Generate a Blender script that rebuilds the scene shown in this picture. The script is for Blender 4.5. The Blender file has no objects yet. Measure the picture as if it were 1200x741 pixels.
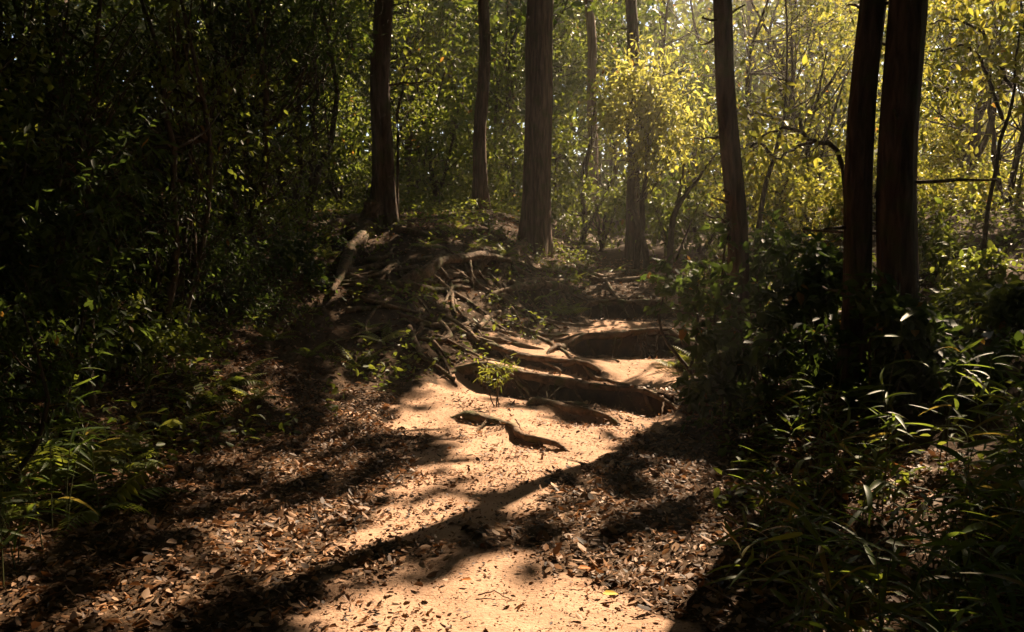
import bpy, math
import numpy as np
from mathutils import Vector

sc = bpy.context.scene
rng = np.random.default_rng(11)

# ------------------------------------------------------------------ camera
F = 1039.0; CW, CH = 1200.0, 741.0
CAM = np.array([0.0, 0.0, 1.5])
PITCH = math.atan((CH/2 - 300.0)/F)            # horizon on row 300
cd = bpy.data.cameras.new('camera'); cam = bpy.data.objects.new('camera', cd)
sc.collection.objects.link(cam); sc.camera = cam
cam.location = CAM; cam.rotation_euler = (math.radians(90) - PITCH, 0, 0)
cd.sensor_width = 36; cd.lens = 36*F/CW; cd.clip_start = 0.05; cd.clip_end = 2000

# ------------------------------------------------------------------ light
SUN_AZ, SUN_EL = math.radians(31.3), math.radians(42)
S = np.array([math.sin(SUN_AZ)*math.cos(SUN_EL), math.cos(SUN_AZ)*math.cos(SUN_EL), math.sin(SUN_EL)])
w = bpy.data.worlds.new('World'); sc.world = w; w.use_nodes = True
nt = w.node_tree; bg = nt.nodes['Background']
sky = nt.nodes.new('ShaderNodeTexSky'); sky.sky_type = 'NISHITA'; sky.sun_disc = False
sky.sun_elevation = SUN_EL; sky.sun_rotation = SUN_AZ
nt.links.new(sky.outputs[0], bg.inputs[0]); bg.inputs[1].default_value = 0.05
sl = bpy.data.lights.new('sun', 'SUN'); sl.energy = 5.0; sl.angle = math.radians(0.53); sl.color = (1.0, 0.77, 0.53)
so = bpy.data.objects.new('sun', sl); sc.collection.objects.link(so)
so.rotation_euler = Vector((-S[0], -S[1], -S[2])).to_track_quat('-Z', 'Y').to_euler()
so.location = (8, 14, 30)
sc.view_settings.view_transform = 'Standard'; sc.view_settings.look = 'None'
sc.view_settings.exposure = 1.92; sc.view_settings.gamma = 1.0
sc.view_settings.use_curve_mapping = False

# ------------------------------------------------------------------ helpers
C = sc.collection
def smooth(t):
    t = np.clip(t, 0, 1); return t*t*(3-2*t)
_perm = np.random.default_rng(5).random((256, 256))
def vnoise(x, y):
    xi = np.floor(x).astype(int); yi = np.floor(y).astype(int)
    fx = smooth(x-xi); fy = smooth(y-yi)
    g = lambda a, b: _perm[a & 255, b & 255]
    return ((g(xi, yi)*(1-fx) + g(xi+1, yi)*fx)*(1-fy) + (g(xi, yi+1)*(1-fx) + g(xi+1, yi+1)*fx)*fy)
def fbm(x, y, oct=4):
    r = 0; a = 0.5
    for k in range(oct):
        r = r + a*vnoise(x*2**k + 17.3*k, y*2**k + 9.1*k); a *= 0.5
    return r/(1-0.5**oct)

def ray(u, v):
    return np.array([(u-CW/2)/F, math.cos(PITCH) + (CH/2-v)/F*math.sin(PITCH), -math.sin(PITCH) + (CH/2-v)/F*math.cos(PITCH)])
def at(u, v, d):
    r = ray(u, v); return CAM + r*(d/r[1])

def to_mesh(name, V, faces, cols=None, smooth_shade=False):
    """V (n,3); faces: list of int arrays (m,k)"""
    me = bpy.data.meshes.new(name)
    V = np.asarray(V, np.float32)
    faces = [np.asarray(f, np.int32) for f in faces if len(f)]
    me.vertices.add(len(V)); me.vertices.foreach_set('co', V.ravel())
    tot = np.concatenate([np.full(len(f), f.shape[1], np.int32) for f in faces]) if faces else np.zeros(0, np.int32)
    idx = np.concatenate([f.ravel() for f in faces]) if faces else np.zeros(0, np.int32)
    me.loops.add(len(idx)); me.loops.foreach_set('vertex_index', idx)
    me.polygons.add(len(tot))
    st = np.zeros(len(tot), np.int32); st[1:] = np.cumsum(tot)[:-1]
    me.polygons.foreach_set('loop_start', st); me.polygons.foreach_set('loop_total', tot)
    if smooth_shade: me.polygons.foreach_set('use_smooth', np.ones(len(tot), bool))
    if cols is not None:
        a = me.color_attributes.new('Col', 'FLOAT_COLOR', 'POINT')
        c = np.ones((len(V), 4), np.float32); c[:, :3] = cols
        a.data.foreach_set('color', c.ravel())
    me.update(calc_edges=True); me.validate()
    return me
def obj(name, me, mat=None, parent=None, kind=None):
    o = bpy.data.objects.new(name, me); C.objects.link(o)
    if mat is not None and me is not None and len(me.materials) == 0: me.materials.append(mat)
    if parent is not None: o.parent = parent
    if kind: o['kind'] = kind
    return o
def thing(name, label, cat, loc, group=None):
    o = bpy.data.objects.new(name, None); C.objects.link(o); o.empty_display_size = 0.2
    o.location = loc; o['label'] = label; o['category'] = cat
    if group: o['group'] = group
    return o
def tag(o, label, cat, group=None):
    o['label'] = label; o['category'] = cat
    if group: o['group'] = group
    return o

def norm(a): return a/np.maximum(np.linalg.norm(a, axis=-1, keepdims=True), 1e-9)

def tube(P, R, seg=8, lump=0.0, rs=None, flat=1.0):
    P = np.asarray(P, float); R = np.asarray(R, float); n = len(P)
    T = norm(np.gradient(P, axis=0))
    up = np.array([0, 0, 1.0]) if abs(T[:, 2]).mean() < 0.8 else np.array([1.0, 0, 0])
    A = norm(np.cross(T, up)); B = np.cross(T, A)
    th = np.linspace(0, 2*math.pi, seg, endpoint=False)
    rad = R[:, None]*np.ones((1, seg))
    if lump and rs is not None:
        ph = rs.uniform(0, 6.28)
        rad = rad*(1 + lump*1.3*(rs.random((n, seg))-0.5) + lump*0.8*np.sin(2*th[None]+ph+np.linspace(0, 5, n)[:, None]))
    V = P[:, None] + rad[..., None]*(np.cos(th)[None, :, None]*A[:, None] + flat*np.sin(th)[None, :, None]*B[:, None])
    V = V.reshape(-1, 3)
    i = np.arange(n-1)[:, None]*seg; j = np.arange(seg)[None]; k = (j+1) % seg
    Q = np.stack([i+j, i+k, i+seg+k, i+seg+j], -1).reshape(-1, 4)
    V = np.vstack([V, P[:1], P[-1:]])
    c0 = np.stack([np.full(seg, n*seg), (np.arange(seg)+1) % seg, np.arange(seg)], -1)
    o = (n-1)*seg
    c1 = np.stack([np.full(seg, n*seg+1), o+np.arange(seg), o+(np.arange(seg)+1) % seg], -1)
    return V, Q, np.vstack([c0, c1])
class MB:
    def __init__(s): s.V = []; s.Q = []; s.T = []; s.n = 0
    def add(s, V, Q, T):
        s.V.append(V); s.Q.append(Q+s.n); s.T.append(T+s.n); s.n += len(V)
    def mesh(s, name, origin=(0, 0, 0)):
        return to_mesh(name, np.vstack(s.V)-np.asarray(origin), [np.vstack(s.Q), np.vstack(s.T)], smooth_shade=True)
def curve(pts, n, wob=0.0, rs=None):
    """Catmull-Rom through pts"""
    p = np.asarray(pts, float); p = np.vstack([2*p[0]-p[1], p, 2*p[-1]-p[-2]])
    m = len(p)-3; t = np.linspace(0, m-1e-6, n); i = t.astype(int); f = (t-i)[:, None]
    a, b, c, d = p[i], p[i+1], p[i+2], p[i+3]
    r = 0.5*(2*b + (c-a)*f + (2*a-5*b+4*c-d)*f**2 + (3*b-a-3*c+d)*f**3)
    if wob and rs is not None:
        k = rs.normal(0, wob, (n, 3)); k[0] = 0; r = r + k
    return r

LEAF6 = np.array([[0, 0], [.28, .5], [.66, .42], [1, 0], [.66, -.42], [.28, -.5]])
LEAF4 = np.array([[0, 0], [.45, .5], [1, 0], [.45, -.5]])
def leaves(P, A, N, L, W, fold=0.25, droop=0.15, shape=LEAF6, curl=None):
    """one leaf blade per row, folded along its midrib; returns V (n*k,3), faces"""
    n = len(P); k = len(shape)
    A = norm(A); N = norm(N - (N*A).sum(-1, keepdims=True)*A); Sd = np.cross(N, A)
    L = np.broadcast_to(L, n)[:, None]; W = np.broadcast_to(W, n)[:, None]
    fo = np.broadcast_to(fold, n)[:, None]; dr = np.broadcast_to(droop, n)[:, None]
    out = np.empty((n, k, 3))
    for q, (a, s) in enumerate(shape):
        out[:, q] = P + A*L*a + Sd*W*s + N*(abs(s)*W*fo - dr*L*a*a)
    b = np.arange(n)[:, None]*k
    if k == 6: Fc = np.vstack([b+np.array([[0, 3, 2, 1]]), b+np.array([[0, 5, 4, 3]])])
    else: Fc = np.vstack([b+np.array([[0, 2, 1]]), b+np.array([[0, 3, 2]])])
    return out.reshape(-1, 3), Fc

def inpoly(x, y, poly):
    p = np.asarray(poly, float); r = np.zeros(np.shape(x), bool); j = len(p)-1
    for i in range(len(p)):
        c = ((p[i, 1] > y) != (p[j, 1] > y)) & (x < (p[j, 0]-p[i, 0])*(y-p[i, 1])/(p[j, 1]-p[i, 1]+1e-12)+p[i, 0])
        r ^= c; j = i
    return r

# ------------------------------------------------------------------ materials
def mat(name):
    m = bpy.data.materials.new(name); m.use_nodes = True
    t = m.node_tree; return m, t, t.nodes, t.links, t.nodes['Principled BSDF']
def leaf_material(name, trans=0.5, tcol=(2.95, 2.5, 1.35), rough=0.5, spec=0.3):
    m, t, N, Lk, p = mat(name)
    at_ = N.new('ShaderNodeAttribute'); at_.attribute_name = 'Col'
    Lk.new(at_.outputs['Color'], p.inputs['Base Color'])
    p.inputs['Roughness'].default_value = rough; p.inputs['Specular IOR Level'].default_value = spec
    mx = N.new('ShaderNodeMix'); mx.data_type = 'RGBA'; mx.blend_type = 'MULTIPLY'; mx.inputs['Factor'].default_value = 1
    mx.inputs['B'].default_value = (*tcol, 1); Lk.new(at_.outputs['Color'], mx.inputs['A'])
    tr = N.new('ShaderNodeBsdfTranslucent'); Lk.new(mx.outputs['Result'], tr.inputs['Color'])
    ms = N.new('ShaderNodeMixShader'); ms.inputs[0].default_value = trans
    Lk.new(p.outputs[0], ms.inputs[1]); Lk.new(tr.outputs[0], ms.inputs[2])
    Lk.new(ms.outputs[0], N['Material Output'].inputs['Surface'])
    return m
M_leaf = leaf_material('leaf_green')
M_canopy = leaf_material('leaf_canopy', trans=0.3, tcol=(2.2, 2.2, .9))
M_litter = leaf_material('leaf_dry', trans=0.15, tcol=(1.2, 1.0, 0.8), rough=0.6, spec=0.25)
def bark_material(name, c0, c1, sx=14.0, sz=1.2, bump=1.0, moss=0.0):
    m, t, N, Lk, p = mat(name)
    tc = N.new('ShaderNodeTexCoord'); mp = N.new('ShaderNodeMapping')
    mp.inputs['Scale'].default_value = (sx, sx, sz); Lk.new(tc.outputs['Object'], mp.inputs[0])
    n1 = N.new('ShaderNodeTexNoise'); n1.inputs['Scale'].default_value = 1.6; n1.inputs['Detail'].default_value = 9; n1.inputs['Distortion'].default_value = .6
    Lk.new(mp.outputs[0], n1.inputs['Vector'])
    rp = N.new('ShaderNodeValToRGB'); rp.color_ramp.elements[0].position = .35; rp.color_ramp.elements[1].position = .7
    rp.color_ramp.elements[0].color = (*c0, 1); rp.color_ramp.elements[1].color = (*c1, 1)
    Lk.new(n1.outputs[0], rp.inputs[0]); src = rp.outputs[0]
    if moss:
        n2 = N.new('ShaderNodeTexNoise'); n2.inputs['Scale'].default_value = 5; n2.inputs['Detail'].default_value = 5
        Lk.new(tc.outputs['Object'], n2.inputs['Vector'])
        r2 = N.new('ShaderNodeValToRGB'); r2.color_ramp.elements[0].position = .5; r2.color_ramp.elements[1].position = .65
        r2.color_ramp.elements[1].color = (moss, moss, moss, 1)
        Lk.new(n2.outputs[0], r2.inputs[0])
        mx = N.new('ShaderNodeMix'); mx.data_type = 'RGBA'; mx.inputs['B'].default_value = (.06, .075, .02, 1)
        Lk.new(r2.outputs[0], mx.inputs['Factor']); Lk.new(src, mx.inputs['A']); src = mx.outputs['Result']
    Lk.new(src, p.inputs['Base Color']); p.inputs['Roughness'].default_value = .85; p.inputs['Specular IOR Level'].default_value = .2
    b = N.new('ShaderNodeBump'); b.inputs['Strength'].default_value = bump; b.inputs['Distance'].default_value = .03
    Lk.new(n1.outputs[0], b.inputs['Height']); Lk.new(b.outputs[0], p.inputs['Normal'])
    return m
M_bark = bark_material('bark_dark', (.035, .022, .015), (.13, .085, .06), sz=2.2, moss=.5)
M_bark_red = bark_material('bark_reddish', (.06, .032, .02), (.19, .115, .08), sz=1.8, moss=.4)
M_bark_pale = bark_material('bark_pale', (.14, .09, .06), (.34, .23, .16))
M_root = bark_material('root_bark', (.06, .038, .022), (.22, .14, .085), sx=9, sz=9, moss=.7)
M_stem = bark_material('stem_bark', (.03, .022, .014), (.09, .065, .04), sx=20, sz=8, bump=.3)

def soil_material():
    m, t, N, Lk, p = mat('soil_and_sand')
    g = N.new('ShaderNodeNewGeometry')
    def noise(s, d, r=.6):
        n = N.new('ShaderNodeTexNoise'); n.inputs['Scale'].default_value = s; n.inputs['Detail'].default_value = d
        n.inputs['Roughness'].default_value = r; Lk.new(g.outputs['Position'], n.inputs['Vector']); return n
    def ramp(src, a, b, ca, cb):
        r = N.new('ShaderNodeValToRGB'); r.color_ramp.elements[0].position = a; r.color_ramp.elements[1].position = b
        r.color_ramp.elements[0].color = (*ca, 1); r.color_ramp.elements[1].color = (*cb, 1); Lk.new(src, r.inputs[0]); return r
    nb, nm, nf = noise(3.1, 6), noise(9, 6), noise(70, 4, .7)
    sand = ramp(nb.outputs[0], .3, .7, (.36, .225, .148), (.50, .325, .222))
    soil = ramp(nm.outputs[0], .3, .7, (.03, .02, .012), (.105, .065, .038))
    gr = ramp(nf.outputs[0], .28, .5, (.55, .5, .45), (1, 1, 1))
    ml = N.new('ShaderNodeMix'); ml.data_type = 'RGBA'; ml.blend_type = 'MULTIPLY'; ml.inputs['Factor'].default_value = .8
    Lk.new(sand.outputs[0], ml.inputs['A']); Lk.new(gr.outputs[0], ml.inputs['B'])
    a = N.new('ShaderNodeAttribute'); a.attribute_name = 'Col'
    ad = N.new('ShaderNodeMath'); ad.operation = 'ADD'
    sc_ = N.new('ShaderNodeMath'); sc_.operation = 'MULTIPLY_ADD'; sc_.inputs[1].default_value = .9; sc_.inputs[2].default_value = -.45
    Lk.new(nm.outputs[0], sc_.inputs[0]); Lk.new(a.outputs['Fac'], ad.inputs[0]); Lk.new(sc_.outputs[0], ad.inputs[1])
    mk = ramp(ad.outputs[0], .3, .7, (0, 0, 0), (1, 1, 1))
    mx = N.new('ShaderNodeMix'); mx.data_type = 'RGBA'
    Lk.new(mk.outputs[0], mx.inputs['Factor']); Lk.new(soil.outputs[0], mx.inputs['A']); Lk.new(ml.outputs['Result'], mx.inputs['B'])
    Lk.new(mx.outputs['Result'], p.inputs['Base Color']); p.inputs['Roughness'].default_value = .95; p.inputs['Specular IOR Level'].default_value = .1
    sm = N.new('ShaderNodeMath'); sm.operation = 'MULTIPLY_ADD'; sm.inputs[1].default_value = .35
    Lk.new(nf.outputs[0], sm.inputs[0]); Lk.new(nm.outputs[0], sm.inputs[2])
    b = N.new('ShaderNodeBump'); b.inputs['Strength'].default_value = .6; b.inputs['Distance'].default_value = .04
    Lk.new(sm.outputs[0], b.inputs['Height']); Lk.new(b.outputs[0], p.inputs['Normal'])
    return m
M_soil = soil_material()

# ------------------------------------------------------------------ terrain
PX = ([-10, 3.4, 5, 7, 8.5, 10, 11.5, 13, 16, 20, 40], [0, -.1, -.19, .13, .45, 1.15, 1.5, 1.8, 2.3, 3.0, 6])
PZ = ([-20, 3.4, 5, 7, 8.5, 9.5, 11, 13, 15, 17, 20, 30, 60, 300, 900], [0, .02, .05, .06, .12, .22, .44, .76, 1.14, 1.45, 1.75, 2.6, 5, 8, 8])
def base_h(x, y):
    xc = np.interp(y, *PX); h = np.interp(y, *PZ)
    A = np.interp(y, [7, 9, 11, 13, 16, 22], [0, .25, .75, 1.15, .95, .6])
    h = h + A*smooth((xc-.75-x)/2.4)
    ls = np.interp(y, [0, 4, 6, 8, 10, 13, 20], [-2.2, -2.6, -2.2, -1.7, -1.9, -2.8, -6])
    h = h + 2.6*smooth((ls-x)/6.0)*1.0 + .25*smooth((ls+.3-x)/1.2)
    rs_ = np.interp(y, [0, 4, 7, 9, 12, 20], [1.3, 1.3, 1.55, 2.0, 2.6, 5])
    h = h + 1.3*smooth((x-rs_)/4.5) + .16*smooth((x-rs_)/.8)
    off = np.minimum(np.abs(x-xc)/1.5, 1)
    h = h + (.04+.16*off)*(fbm(x*.9+3, y*.9)-.5) + (.02+.05*off)*(fbm(x*3.1, y*3.1, 3)-.5)
    return h
def hit(u, v, hf=base_h):
    r = ray(u, v); t = np.linspace(2, 40, 2400); P = CAM[None]+r[None]*t[:, None]
    dz = P[:, 2]-hf(P[:, 0], P[:, 1]); i = np.argmax(dz < 0)
    if dz[i] >= 0: i = len(t)-1
    return P[i]
# earth steps held by roots: two image-derived ground points, height
STEPS = []
for (a, b, s, wd) in [((532, 490), (668, 526), .06, .34), ((622, 466), (722, 497), .09, .34), ((540, 432), (795, 476), .25, .15),
                      ((560, 402), (715, 440), .14, .12), ((668, 405), (800, 401), .31, .2), ((680, 364), (790, 364), .27, .2),
                      ((590, 346), (668, 344), .22, .2), ((490, 330), (600, 318), .22, .25)]:
    A_, B_ = hit(*a)[:2], hit(*b)[:2]
    if A_[0] > B_[0]: A_, B_ = B_, A_
    STEPS.append((A_, B_, s, wd))
def height(x, y):
    x = np.asarray(x, float); y = np.asarray(y, float)
    h = base_h(x, y)
    for (a, b, s, wd) in STEPS:
        t = (b-a); ln = np.hypot(*t); t = t/ln; n = np.array([-t[1], t[0]])
        if n[1] < 0: n = -n
        al = (x-a[0])*t[0]+(y-a[1])*t[1]; p = (x-a[0])*n[0]+(y-a[1])*n[1]
        p = p + .10*(fbm(x*6+s*9, y*11, 3)-.5) + .16*(vnoise(al*2.2+s*90, al*0+3.3)-.5) + .07*(vnoise(al*7+s*50, p*4)-.5)
        win = smooth((al+.15)/.35)*smooth((ln+.15-al)/.35)
        win = win*(.62+.75*vnoise(al*1.7+s*40, al*0+7.7)); R = .75
        h = h + s*win*(smooth((p+wd*.35)/(wd*.7)) - np.clip((p+R)/(2*R), 0, 1))
    return h
def ghit(u, v): return hit(u, v, height)  
def hz(x, y): return float(height(np.array([x]), np.array([y]))[0])
def gpoly(pts):
    return np.array([hit(u, v)[:2] for u, v in pts])

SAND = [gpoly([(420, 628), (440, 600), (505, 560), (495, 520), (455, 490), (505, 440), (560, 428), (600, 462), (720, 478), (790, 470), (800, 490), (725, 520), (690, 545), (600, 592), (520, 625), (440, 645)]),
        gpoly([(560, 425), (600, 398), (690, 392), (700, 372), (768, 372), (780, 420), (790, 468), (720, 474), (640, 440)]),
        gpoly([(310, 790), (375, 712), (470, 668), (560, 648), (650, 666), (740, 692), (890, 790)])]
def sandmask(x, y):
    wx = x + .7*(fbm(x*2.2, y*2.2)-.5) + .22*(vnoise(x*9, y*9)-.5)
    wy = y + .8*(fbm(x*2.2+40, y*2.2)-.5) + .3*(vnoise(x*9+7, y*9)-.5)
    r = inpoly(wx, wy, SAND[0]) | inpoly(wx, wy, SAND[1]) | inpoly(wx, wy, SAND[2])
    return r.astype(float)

def axis_coords(lo, hi, step, far, g=1.18, mid=None):
    a = list(np.arange(lo, hi+1e-6, step)); s = step
    up = []; x = hi
    while x < far: s = min(s*g, 40); x += s; up.append(x)
    s = step; dn = []; x = lo
    while x > -far: s = min(s*g, 40); x -= s; dn.append(x)
    return np.array(dn[::-1]+a+up)
gx = axis_coords(-4.2, 4.4, .036, 420, 1.07); gy = axis_coords(2.4, 13.6, .036, 700, 1.06)
GX, GY = np.meshgrid(gx, gy)
nx, ny = len(gx), len(gy)
TV = np.stack([GX, GY, height(GX, GY)], -1).reshape(-1, 3)
ii = (np.arange(ny-1)[:, None]*nx + np.arange(nx-1)[None])
TQ = np.stack([ii, ii+1, ii+nx+1, ii+nx], -1).reshape(-1, 4)
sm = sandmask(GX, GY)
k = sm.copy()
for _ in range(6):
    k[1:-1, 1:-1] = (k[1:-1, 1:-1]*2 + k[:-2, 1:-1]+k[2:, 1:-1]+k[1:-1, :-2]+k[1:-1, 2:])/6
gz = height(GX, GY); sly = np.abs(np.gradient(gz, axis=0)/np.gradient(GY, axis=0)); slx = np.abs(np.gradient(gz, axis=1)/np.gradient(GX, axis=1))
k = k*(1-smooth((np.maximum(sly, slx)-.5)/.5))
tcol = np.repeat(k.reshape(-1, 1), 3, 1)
cx = TV[TQ].mean(1); onpath = (np.abs(cx[:, 0]-np.interp(cx[:, 1], *PX)) < 1.15) & (cx[:, 1] > 2.4) & (cx[:, 1] < 16)
def sub(name, sel):
    q = TQ[sel]; u, inv = np.unique(q.ravel(), return_inverse=True)
    return to_mesh(name, TV[u], [inv.reshape(-1, 4)], tcol[u], True)
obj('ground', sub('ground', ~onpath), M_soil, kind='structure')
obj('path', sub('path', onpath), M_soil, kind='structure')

# ------------------------------------------------------------------ sun gaps cut into the foliage where light patches should fall
LIT = [gpoly([(330, 780), (360, 715), (470, 668), (560, 645), (640, 660), (720, 684), (830, 690), (960, 780)]),
       gpoly([(425, 612), (500, 580), (530, 545), (560, 512), (610, 500), (700, 495), (745, 505), (720, 528), (650, 565), (560, 600), (470, 636), (390, 645)]),
       gpoly([(455, 492), (505, 440), (560, 428), (605, 460), (640, 490), (600, 512), (540, 520), (500, 505)]),
       gpoly([(190, 668), (230, 622), (320, 618), (360, 645), (260, 675)]),
       gpoly([(690, 482), (795, 468), (795, 490), (720, 512)]),
       gpoly([(690, 436), (700, 415), (765, 412), (780, 445), (740, 452)]),
       gpoly([(355, 508), (400, 488), (440, 495), (420, 520), (370, 525)]),
       gpoly([(395, 470), (405, 410), (440, 415), (440, 450)])]
DAP = gpoly([(0, 760), (60, 660), (200, 590), (330, 500), (430, 430), (530, 400), (600, 345), (670, 330), (700, 360), (780, 400), (820, 470), (840, 700), (880, 760)])
DAPR = gpoly([(800, 560), (760, 420), (800, 330), (1000, 380), (1300, 380), (1500, 800), (930, 800)])
# shafts cleared of leaves so the sun reaches foliage: pixel, distance, radius in metres
BLOBS = [(np.array(at(u, v, d)), r) for (u, v, d, r) in [
    (755, 100, 15.5, 1.15), (780, 150, 15.5, .9), (735, 60, 15.5, .6), (740, 20, 24, 1.5), (850, 20, 22, 1.5), (317, 180, 10, .22), (308, 232, 10, .2), (70, 14, 6.5, .25), (130, 25, 6.5, .15),
    (620, 105, 19, .5), (700, 190, 18, .8), (690, 40, 24, 1.2), (800, 30, 22, 1.6), (1120, 150, 18, 1.5), (1170, 120, 16, 1.3), (1130, 215, 15, 1.0),
    (1175, 260, 12, .7), (930, 40, 20, 1.4), (960, 110, 18, .8), (860, 60, 19, .9), (900, 200, 16, .7), (800, 240, 17, .7), (1160, 350, 9, .5), (1125, 400, 8, .3), (1190, 400, 8, .4),
    (270, 430, 7.5, .2), (420, 288, 12.4, .3), (400, 325, 11.6, .15), (60, 500, 4.6, .18), (120, 560, 4.4, .15), (110, 430, 5.5, .15), (290, 452, 7, .08), (480, 100, 20, .35), (590, 436, 8.1, .14), (1180, 30, 15, .7), (1100, 300, 9, .25), (960, 235, 15, .7), (850, 245, 16, .6), (680, 240, 18, .6), (1100, 250, 14, .6), (780, 210, 16.5, .6), (590, 190, 19, .4), (500, 120, 20, .5), (420, 90, 19, .4), (560, 40, 22, .7), (460, 20, 22, .6)]]
_r = np.random.default_rng(88)
for _ in range(34):
    u_, v_ = _r.uniform(790, 1190), _r.uniform(270, 700)
    if v_ < 480: d_ = _r.uniform(6, 8.5)
    else: d_ = hit(u_, v_)[1]-.2
    BLOBS.append((np.array(at(u_, v_, d_)), _r.uniform(.08, .2)))
for _ in range(16):
    u_, v_ = _r.uniform(60, 360), _r.uniform(0, 380); BLOBS.append((np.array(at(u_, v_, _r.uniform(6.5, 9))), _r.uniform(.04, .11)))
def gproj(P):
    x, y, z = P[:, 0], P[:, 1], P[:, 2]; t = (z-.5)/S[2]
    for _ in range(3):
        gx_, gy_ = x-t*S[0], y-t*S[1]; t = (z-base_h(gx_, gy_))/S[2]
    return x-t*S[0], y-t*S[1]
def shade_keep(P, canopy=False):
    """True where foliage stays; False in the gaps the sun comes through"""
    x, y = gproj(P)
    wx = x+.12*(vnoise(x*6, y*6)-.5); wy = y+.16*(vnoise(x*6+30, y*6)-.5)
    keep = np.ones(len(P), bool)
    for L in LIT: keep &= ~inpoly(wx, wy, L)
    for bi, (c, r) in enumerate(BLOBS):
        if not canopy and r > .3 and bi > 4 and c[2] > 3.4: continue
        q = P-c; s_ = q@S; dist = np.linalg.norm(q-s_[:, None]*S, axis=1)
        keep &= ~((s_ > r) & (dist < r*(.6+.8*vnoise(q[:, 0]*2.5+c[0]*5, q[:, 1]*2.5+c[1]*3))))
    if canopy:
        dp = inpoly(wx, wy, DAP)
        keep &= ~(dp & (fbm(x*2.6+11, y*2.6, 4) > .505))
        br = (x > np.interp(y, [0, 11, 16, 40], [90, 3.5, 1.0, 0])) & (fbm(x*.8+51, y*.8, 3) > .22)
        keep &= ~br
        dr = inpoly(wx, wy, DAPR)
        keep &= ~(dr & (fbm(x*4.1+31, y*4.1, 3) > .58))
        mo = (y > 9) & (y < 15) & (x < 1.2) & (x > -3) & (fbm(x*3.3+21, y*3.3, 3) > .71)
        keep &= ~mo
        bl = (y > 14) & (x <= 1.0) & (fbm(x*1.1+71, y*1.1, 3) > .61)
        keep &= ~bl
    return keep

# ------------------------------------------------------------------ foliage colours
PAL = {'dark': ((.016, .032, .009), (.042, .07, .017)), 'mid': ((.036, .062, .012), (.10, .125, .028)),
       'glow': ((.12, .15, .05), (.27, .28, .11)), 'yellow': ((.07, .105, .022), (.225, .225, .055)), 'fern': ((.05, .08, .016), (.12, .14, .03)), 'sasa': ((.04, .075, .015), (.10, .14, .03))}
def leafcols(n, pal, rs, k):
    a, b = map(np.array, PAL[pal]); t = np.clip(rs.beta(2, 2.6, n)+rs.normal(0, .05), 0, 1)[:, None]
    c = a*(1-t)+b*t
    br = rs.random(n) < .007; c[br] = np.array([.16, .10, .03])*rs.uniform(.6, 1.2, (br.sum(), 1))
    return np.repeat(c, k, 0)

# ------------------------------------------------------------------ shrubs and understorey trees
def shrub(name, label, cat, group, u, v, d, ru, rv, n, leaf, pal, seed, aspect=.42, nstem=4, base=None, cull=True):
    rs = np.random.default_rng(seed)
    c = at(u, v, d); rx, rz = ru*d/F, rv*d/F; ry = max(rx*.9, .3)
    bx, by = (c[0]+rs.normal(0, .15*rx), c[1]+rs.normal(0, .15*ry)) if base is None else base
    root = np.array([bx, by, hz(bx, by)])
    t = thing(name, label, cat, root, group)
    nc = max(10, n//22)
    dv = norm(rs.normal(0, 1, (nc, 3))); r = rs.random(nc)**.45
    cc = c + dv*r[:, None]*np.array([rx, ry, rz])*(.82+.3*rs.random((nc, 1)))
    g = height(cc[:, 0], cc[:, 1]); cc[:, 2] = np.maximum(cc[:, 2], g+.12+.2*rs.random(nc))
    # stems
    tips = cc[rs.choice(nc, nstem, replace=False)].copy()
    hi = np.argsort(-cc[:, 2])[:max(nstem*3, 4)]; tips = cc[rs.choice(hi, nstem, replace=False)]
    H = max(c[2]+rz-root[2], .3)
    r0 = np.clip(.016*H, .006, .07)
    stems = []
    for tip in tips:
        b = root+np.array([rs.normal(0, .05*min(1, H)), rs.normal(0, .05*min(1, H)), -.06])
        mid = b*.55+tip*.45+np.array([rs.normal(0, .07*H), rs.normal(0, .07*H), .06*H])
        stems.append(curve([b, mid, tip], 10, .008*H, rs))
    mb = [MB() for _ in stems]
    for i, s_ in enumerate(stems): mb[i].add(*tube(s_, np.linspace(r0*rs.uniform(.7, 1.15), r0*.25, len(s_)), 6))
    for q in range(0, nc, 2 if d < 11 else 5):
        k_ = rs.integers(len(stems)); s_ = stems[k_]; j = 3+np.argmin(np.linalg.norm(s_[3:]-cc[q], axis=1)); j = max(2, j-2)
        mid = (s_[j]+cc[q])/2+np.array([0, 0, -.04*H])
        mb[k_].add(*tube(curve([s_[j], mid, cc[q]], 5), np.linspace(r0*.3, r0*.08, 5), 4))
    for m_ in mb: obj('stem', m_.mesh('stem', root), M_stem, t)
    # leaves
    per = n//nc; idx = np.repeat(np.arange(nc), per); m = len(idx)
    sg = np.clip(.22*min(rx, rz), leaf*.8, leaf*3.2)
    tw = norm(dv*np.array([1, 1, .5])+rs.normal(0, .35, (nc, 3)))[idx]
    along = rs.uniform(-1.6, 1.6, (m, 1))*sg
    P = cc[idx]+tw*along+rs.normal(0, sg*.38, (m, 3))
    A = norm(tw*.7+rs.normal(0, .65, (m, 3))+np.array([0, 0, -.25])); N = norm(np.array([0, 0, 1.0])+rs.normal(0, .55, (m, 3)))
    L = leaf*rs.uniform(.55, 1.25, m)
    kp = P[:, 2] > height(P[:, 0], P[:, 1])+.04
    if cull: kp &= shade_keep(P)
    P, A, N, L = P[kp], A[kp], N[kp], L[kp]
    V, Fc = leaves(P, A, N, L, L*aspect*rs.uniform(.8, 1.2, len(L)), .3, rs.uniform(0, .3, len(L)))
    obj('foliage', to_mesh('foliage', V-root, [Fc], leafcols(len(P), pal, rs, 6)), M_leaf, t, 'stuff')
    return t

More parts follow.
